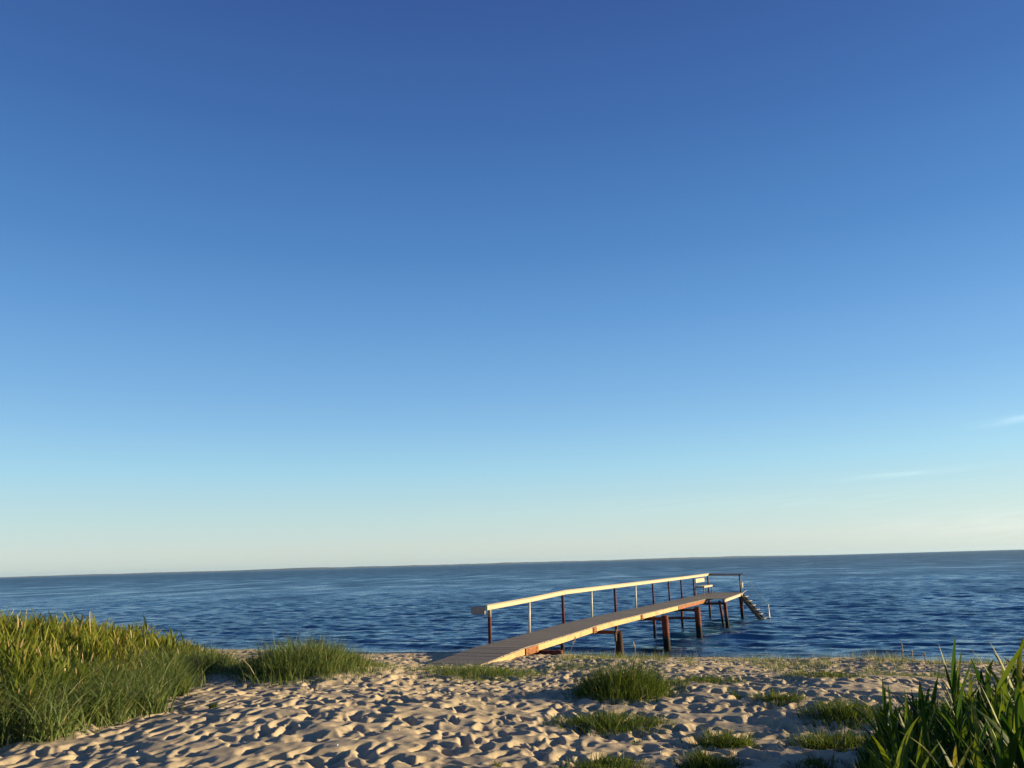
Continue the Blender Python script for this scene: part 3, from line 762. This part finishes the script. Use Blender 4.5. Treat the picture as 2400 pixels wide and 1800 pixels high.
# thin scattered grass along the top of the beach
n = 75000; x_ = rng.uniform(-1.5, 15.5, n); ss_ = rng.uniform(4.5, 12.5, n); y_ = 30.55 - .395 * x_ - ss_ / .93
dn = fn(x_, y_, .8, 21) * .55 + fn(x_, y_, .25, 22) * .45
k = (rng.uniform(0, 1, n) < np.clip((dn - .56) * 5, 0, .8) * np.clip((ss_ - 5) / 3, .15, 1)) & (x_ > .8 + .3 * np.sin(y_))
x_, y_ = x_[k], y_[k]; n = len(x_)
V, f4, f3, tn = blades_mesh('sg', x_, y_, zgv(x_, y_), rng.uniform(.05, .24, n) * (.7 + .6 * dn[k]), rng.uniform(.006, .012, n), rng.uniform(0, 6.28, n), np.abs(rng.normal(.2, .3, n)), rng.uniform(.1, 1.3, n), np.clip(rng.beta(2, 2, n) + (rng.uniform(0, 1, n) < .3) * .4, 0, 1), 3)
tag(link_mesh('sparse_grass', np_mesh('sparse_grass', V, f4, f3, attr=tn), None, M['marram']), 'thin scattered grass along the top of the beach behind the tufts', 'grass', kind='stuff')

# dry stalks and seed heads
def stalk(px, pybase, htop, lab, lean_px=0, name='dry_stalk', head=True, off=None, group=None, thick=.004):
    if off: x, y = off
    else: x, y = G(px, pybase)
    zb = float(zg(x, y)) - .03
    o = empty(name, (x, y, zb)); tag(o, lab, 'dry stalk', group)
    mb = MB(); pts = [Vector((x, y, zb)) + Vector((lean_px * (k / 6) ** 1.4, .02 * math.sin(k), htop * k / 6)) for k in range(7)]
    mb.tube(pts, [thick * (1 - .08 * k) for k in range(7)], 6)
    def fin(mb, nm):
        ob = mb.build(nm, M['straw'], o, True)
        me = ob.data; a = me.attributes.new('tint', 'FLOAT', 'POINT'); a.data.foreach_set('value', [random.uniform(.2, .9)] * len(me.vertices)); return ob
    fin(mb, 'stem')
    if head:
        mb = MB(); d = (pts[-1] - pts[-2]).normalized(); p = pts[-1]
        for k in range(26):
            q = p - d * random.uniform(0, .16) ; w = Vector((random.uniform(-1, 1), random.uniform(-1, 1), random.uniform(.8, 2.2))).normalized() * random.uniform(.02, .05)
            mb.tube([q, q + w * .5, q + w], [.0035, .004, .001], 4)
        fin(mb, 'seed_head')
    return o
# dry straws standing and leaning in the left bank
x_, y_, ins = bank(5200, 20)
n = len(x_); k_ = ins > .15; x_, y_, ins = x_[k_], y_[k_], ins[k_]; n = len(x_)
hr = np.interp(y_, *HM) * np.clip(.5 + ins * .25, 0, 1.05) * rng.uniform(.6, 1.22, n)
V, f4, f3, tn = join([blades_mesh('d', x_, y_, zgv(x_, y_), hr, rng.uniform(.004, .008, n), rng.uniform(0, 6.28, n), np.abs(rng.normal(.1, .22, n)), rng.uniform(0, .8, n), rng.uniform(0, 1, n), 4),
                      blades_mesh('d', x_[::5], y_[::5], zgv(x_, y_)[::5] + hr[::5] * .82, hr[::5] * .22, rng.uniform(.010, .018, len(x_[::5])), rng.uniform(0, 6.28, len(x_[::5])), rng.uniform(0, .3, len(x_[::5])), rng.uniform(0, .5, len(x_[::5])), rng.uniform(0, .5, len(x_[::5])), 3, belly=.95)])
tag(link_mesh('dry_straw', np_mesh('dry_straw', V, f4, f3, attr=tn), None, M['straw']), 'dry straw-coloured stems scattered through the left grass bank', 'dry grass', kind='stuff')
# scraps of straw and weed blown over the sand
n = 1500; x_ = rng.uniform(-6, 11, n); y_ = rng.uniform(7, 24, n); k_ = (x_ > front_x(y_) + .1); x_, y_ = x_[k_], y_[k_]; n = len(x_)
V, f4, f3, tn = blades_mesh('b', x_, y_, zg(x_, y_) + .006, rng.uniform(.04, .16, n), rng.uniform(.004, .009, n), rng.uniform(0, 6.28, n), rng.uniform(1.25, 1.5, n), rng.uniform(-.2, .3, n), rng.uniform(0, 1, n), 3)
tag(link_mesh('beach_litter', np_mesh('beach_litter', V, f4, f3, attr=tn), None, leaf_mat('dry_scraps', [(0, (.05, .035, .02)), (.5, (.2, .15, .09)), (1, (.5, .42, .3))], .1, .7)), 'scraps of dry straw and weed scattered over the sand', 'litter', kind='stuff')
stalk(1325, 1575, .62, 'pale dry stalk leaning right in front of the thin second pile', .22)
stalk(1437, 1600, .78, 'pale upright dry stalk in front of the big pile nearest the shore', .10)
stalk(1500, 1600, .60, 'pair-top dry stalk on the right of the tallest grass tuft', -.06)
stalk(2122, 1590, .55, 'thin straight pale stalk at the top of the beach, left one of three', .0)
stalk(2135, 1590, .42, 'pale stalk with a curled drooping tip at the top of the beach', .07)
stalk(2172, 1592, .38, 'short pale stalk at the top of the beach, right one of three', .01)
stalk(255, 1500, 1.0, 'pale broken stalk sticking up from the middle of the left reeds', -.10, off=(-6.55, 13.2), head=False, thick=.014)
stalk(3, 1500, 1.3, 'pale stalk rising above the reeds at the left edge of the photo', .0, off=(-7.0, 11.25), head=False, thick=.012)

# tall shore reeds at the lower right, every stem a plant of its own
def leaf_strip(mb, p, azm, up, L, wd, curl, segs=7, fold=.25):
    pos = Vector(p); ang = up; st = L / segs; face = Vector((-math.sin(azm), math.cos(azm), 0)); prevs = None
    tw = random.uniform(-.35, .35)
    rows = []
    for k in range(segs + 1):
        t = k / segs
        hw = wd * .5 * (min(1, t * 5 + .35)) * (1 - t ** 2.4)
        d = Vector((math.cos(azm) * math.sin(ang), math.sin(azm) * math.sin(ang), math.cos(ang)))
        nrm = face.cross(d).normalized(); fc = (face * math.cos(tw * t) + nrm * math.sin(tw * t))
        rows.append((pos - fc * hw + nrm * hw * fold, pos.copy(), pos + fc * hw + nrm * hw * fold))
        pos = pos + d * st; ang += curl / segs * (1 + t)
    v = [q for r_ in rows for q in r_]
    f = []
    for k in range(segs):
        for j in (0, 1): f.append((k * 3 + j, k * 3 + j + 1, k * 3 + j + 4, k * 3 + j + 3))
    mb.add(v, f)
def settint(o, lo, hi):
    me = o.data; a = me.attributes.new('tint', 'FLOAT', 'POINT')
    a.data.foreach_set('value', [random.uniform(lo, hi)] * len(me.vertices))
def reed(x, y, h, lab, group=None, leaves=7, lw=.03, LL=.42, lean=None, top=None):
    zb = float(zg(x, y)) - .03
    o = empty('shore_reed', (x, y, zb)); tag(o, lab, 'reed', group)
    la = random.uniform(0, 6.28) if lean is None else lean[0]; lm = random.uniform(0, .12) if lean is None else lean[1]
    P = lambda t: Vector((x + math.cos(la) * lm * t * t, y + math.sin(la) * lm * t * t, zb + h * t))
    mb = MB(); mb.tube([P(k / 6) for k in range(7)], [.0055 * (1 - .09 * k) for k in range(7)], 7)
    s = mb.build('stem', M['dark_reed'], o, True); settint(s, .3, .7)
    mb = MB(); a0 = random.uniform(0, 6.28)
    for k in range(leaves):
        t = .18 + .80 * k / max(1, leaves - 1)
        azm = a0 + k * 2.4 + random.uniform(-.5, .5)
        up = random.uniform(.15, .5) * (1.1 - .5 * t); L = LL * random.uniform(.7, 1.15) * (.75 + .45 * math.sin(math.pi * min(1, t * .9)))
        leaf_strip(mb, P(t), azm, up, L, lw * random.uniform(.75, 1.2), random.uniform(.05, .9))
    if top:
        leaf_strip(mb, P(.96), top[0], top[1], top[2], top[3], top[4], 9)
    l = mb.build('foliage', M['dark_reed'], o); 
    for p in l.data.polygons: p.use_smooth = True
    settint(l, 0, .95)
    return o
RG = 'tall green reeds in the lower right corner'
def at_px(px, y, z):           # the x that a plant at depth y must have to stand at a given place along the view
    d = ray(px, z); return d.x / d.y * y
reed(at_px(2232, 4.9, 1600), 4.9, 1.02, 'reed topped by the broad pointed leaf that stands nearly straight up over the water', None, 6, .03, .34, (R(80), .03), (R(10), .16, .33, .040, .1))
reed(at_px(2318, 4.6, 1600), 4.6, 1.02, 'reed topped by the long broad leaf slanting up to the right', None, 6, .034, .36, (R(20), .04), (R(0), .62, .36, .046, .10))
reed(at_px(2375, 4.7, 1600), 4.7, 1.05, 'outermost right reed with leaf running out of the photo', None, 7, .032, .36, (R(20), .04), (R(10), .8, .3, .03, .2))
reed(at_px(2095, 4.6, 1700), 4.6, .78, 'leftmost tall reed of the corner clump with narrow forked top', None, 6, .022, .26, (R(90), .02), (R(60), .05, .26, .018, .1))
reed(at_px(2128, 4.5, 1700), 4.5, .70, 'reed with a short broad yellow-green blade near the left of the corner clump', None, 5, .034, .26, (R(90), .02), (R(20), .12, .24, .042, .0))
reed(at_px(2172, 4.5, 1700), 4.5, .72, 'reed with an orange-tipped upright leaf in the corner clump', None, 5, .03, .26, (R(90), .02), (R(90), .02, .26, .034, .0))
for i in range(296):
    px = random.uniform(1960, 2720) if i % 3 else random.uniform(1985, 2440); y = random.uniform(3.6, 6.9)
    x = (px - 1200) / FPX * y * .98
    lim = float(np.interp(px, [1960, 2040, 2120, 2200, 2300, 2400, 2700], [.34, .52, .62, .72, .84, .95, 1.05])) * (1.06 - .02 * y)
    reed(x, y, lim * random.uniform(.60, 1.02), 'green reed in the crowd of tall reeds in the lower right corner', RG, random.choice((6, 7, 8)), random.uniform(.026, .048), random.uniform(.24, .42))
# undergrowth between the reeds
n = 75000; py_ = rng.uniform(3.2, 7.9, n); lo = np.interp(py_, [2.9, 4.2, 6.6, 7.9], [1.0, 1.56, 2.56, 3.3]) + .12 * np.sin(py_ * 5) + .08 * np.sin(py_ * 13); px_ = lo + rng.uniform(0, 1, n) ** .9 * (py_ * .74 + .8 - lo)
V, f4, f3, tn = blades_mesh('ug', px_, py_, zgv(px_, py_), rng.uniform(.16, .48, n) * np.interp(px_ - lo, [0, .25, .8], [.45, .9, 1.15]), rng.uniform(.008, .022, n), rng.uniform(0, 6.28, n), np.abs(rng.normal(.1, .2, n)), rng.uniform(.1, 1.1, n), np.clip(rng.beta(2, 3, n), 0, 1), 4)
tag(link_mesh('undergrowth', np_mesh('undergrowth', V, f4, f3, attr=tn), None, M['dark_reed']), 'dark grass filling the foot of the tall reeds at the lower right', 'grass', kind='stuff')

# ------------------------------------------------------------------ shells, pebbles and weed
m, nt, b = mat_new('shell_white'); n1 = noise(nt, 60); nt.links.new(ramp(nt, n1.outputs[0], [(.3, (.6, .56, .5)), (.7, (.82, .8, .76))]), b.inputs['Base Color']); b.inputs['Roughness'].default_value = .4; M['shell'] = m
def lump(N, seed, flat):
    r = random.Random(seed); v = []; f = []; A, B = 8, 5
    for j in range(B + 1):
        ph = math.pi * j / B
        for i in range(A):
            th = 2 * math.pi * i / A; q = 1 + r.uniform(-.14, .14)
            v.append((math.cos(th) * math.sin(ph) * q, math.sin(th) * math.sin(ph) * q * .75, math.cos(ph) * flat))
    for j in range(B):
        for i in range(A): f.append((j * A + i, j * A + (i + 1) % A, (j + 1) * A + (i + 1) % A, (j + 1) * A + i))
    return v, f
sv, sf = lump(8, 3, .45); sme = bpy.data.meshes.new('shell'); sme.from_pydata(sv, [], sf); sme.materials.append(M['shell'])
for i, (px, py) in enumerate([(655, 1615), (700, 1705), (790, 1755), (560, 1745), (935, 1715), (1285, 1735), (1660, 1652), (1945, 1602), (1883, 1690), (640, 1752), (1547, 1772), (320, 1770)]):
    x, y = G(px, py); o = bpy.data.objects.new('shell', sme); C.objects.link(o); s = random.uniform(.008, .013)
    o.scale = (s, s, s); o.location = (x, y, float(zg(x, y)) + s * .3); o.rotation_euler = (random.uniform(-.5, .5), random.uniform(-.5, .5), random.uniform(0, 6))
    tag(o, 'tiny white shell fragment lying on the trampled sand', 'shell', 'white shell bits on the sand')
# pebbles along the waterline: far too many to count
nP = 5200; ss = np.abs(rng.normal(0, 1.5, nP)) + .15; xs_ = rng.uniform(-14, 20, nP)
ysn = 30.55 - .395 * xs_ - ss / .93
hv = np.array([(1, 0, 0), (-.5, .87, 0), (-.5, -.87, 0), (0, 0, .7), (0, 0, -.7)]); hf = np.array([(0, 1, 3), (1, 2, 3), (2, 0, 3), (1, 0, 4), (2, 1, 4), (0, 2, 4)])
sz = rng.uniform(.012, .040, nP); rot = rng.uniform(0, 6.28, nP)
V = hv[None] * sz[:, None, None]; cx_, sx_ = np.cos(rot)[:, None], np.sin(rot)[:, None]
V = np.stack([V[..., 0] * cx_ - V[..., 1] * sx_, V[..., 0] * sx_ + V[..., 1] * cx_, V[..., 2]], -1)
V += np.stack([xs_, ysn, zg(xs_, ysn) + sz * .2], -1)[:, None]
f3 = (np.arange(nP) * 5)[:, None, None] + hf[None]
m = leaf_mat('pebble_stone', [(0, (.06, .055, .05)), (.4, (.20, .17, .14)), (.8, (.38, .33, .28)), (1, (.6, .56, .5))], 0, .6)
tag(link_mesh('pebbles', np_mesh('pebbles', V.reshape(-1, 3), None, f3.reshape(-1, 3), smooth=True, attr=np.repeat(rng.uniform(0, 1, nP), 5)), None, m), 'small stones strewn along the waterline', 'pebbles', kind='stuff')
# dark seaweed washed up along the water's edge
nS = 5200; xs_ = rng.uniform(-14, 20, nS); dens = .5 + .5 * np.sin(xs_ * 1.3 + np.sin(xs_ * .37) * 3)
kk = rng.uniform(0, 1, nS) < .35 + .65 * dens; xs_ = xs_[kk]; nS = len(xs_); ss = rng.normal(.42, .28, nS)
ysn = 30.55 - .395 * xs_ - ss / .93
V, f4, f3, tn = blades_mesh('sw', xs_, ysn, np.maximum(zg(xs_, ysn), .0) + .01, rng.uniform(.06, .20, nS), rng.uniform(.015, .04, nS), rng.uniform(0, 6.28, nS), rng.uniform(.6, 1.5, nS), rng.uniform(0, .6, nS), rng.uniform(0, 1, nS), 3)
m = leaf_mat('seaweed', [(0, (.010, .007, .005)), (1, (.035, .022, .015))], .05, .35)
tag(link_mesh('seaweed', np_mesh('seaweed', V, f4, f3, attr=tn), None, m), "dark seaweed washed up along the water's edge", 'seaweed', kind='stuff')

# ------------------------------------------------------------------ air
hm = bpy.data.materials.new('haze_air'); hm.use_nodes = True; nt = hm.node_tree; nt.nodes.remove(nt.nodes['Principled BSDF'])
pv = nt.nodes.new('ShaderNodeVolumePrincipled'); pv.inputs['Color'].default_value = (.50, .72, 1, 1); pv.inputs['Density'].default_value = 3.5e-5
pv.inputs['Anisotropy'].default_value = .2
nt.links.new(pv.outputs[0], nt.nodes['Material Output'].inputs['Volume'])
hz = MB(); hz.beam((0, -600, 20), (0, 14500, 20), (16000, 0, 0), (0, 0, 31)); ho = hz.build('haze', hm); tag(ho, kind='stuff')
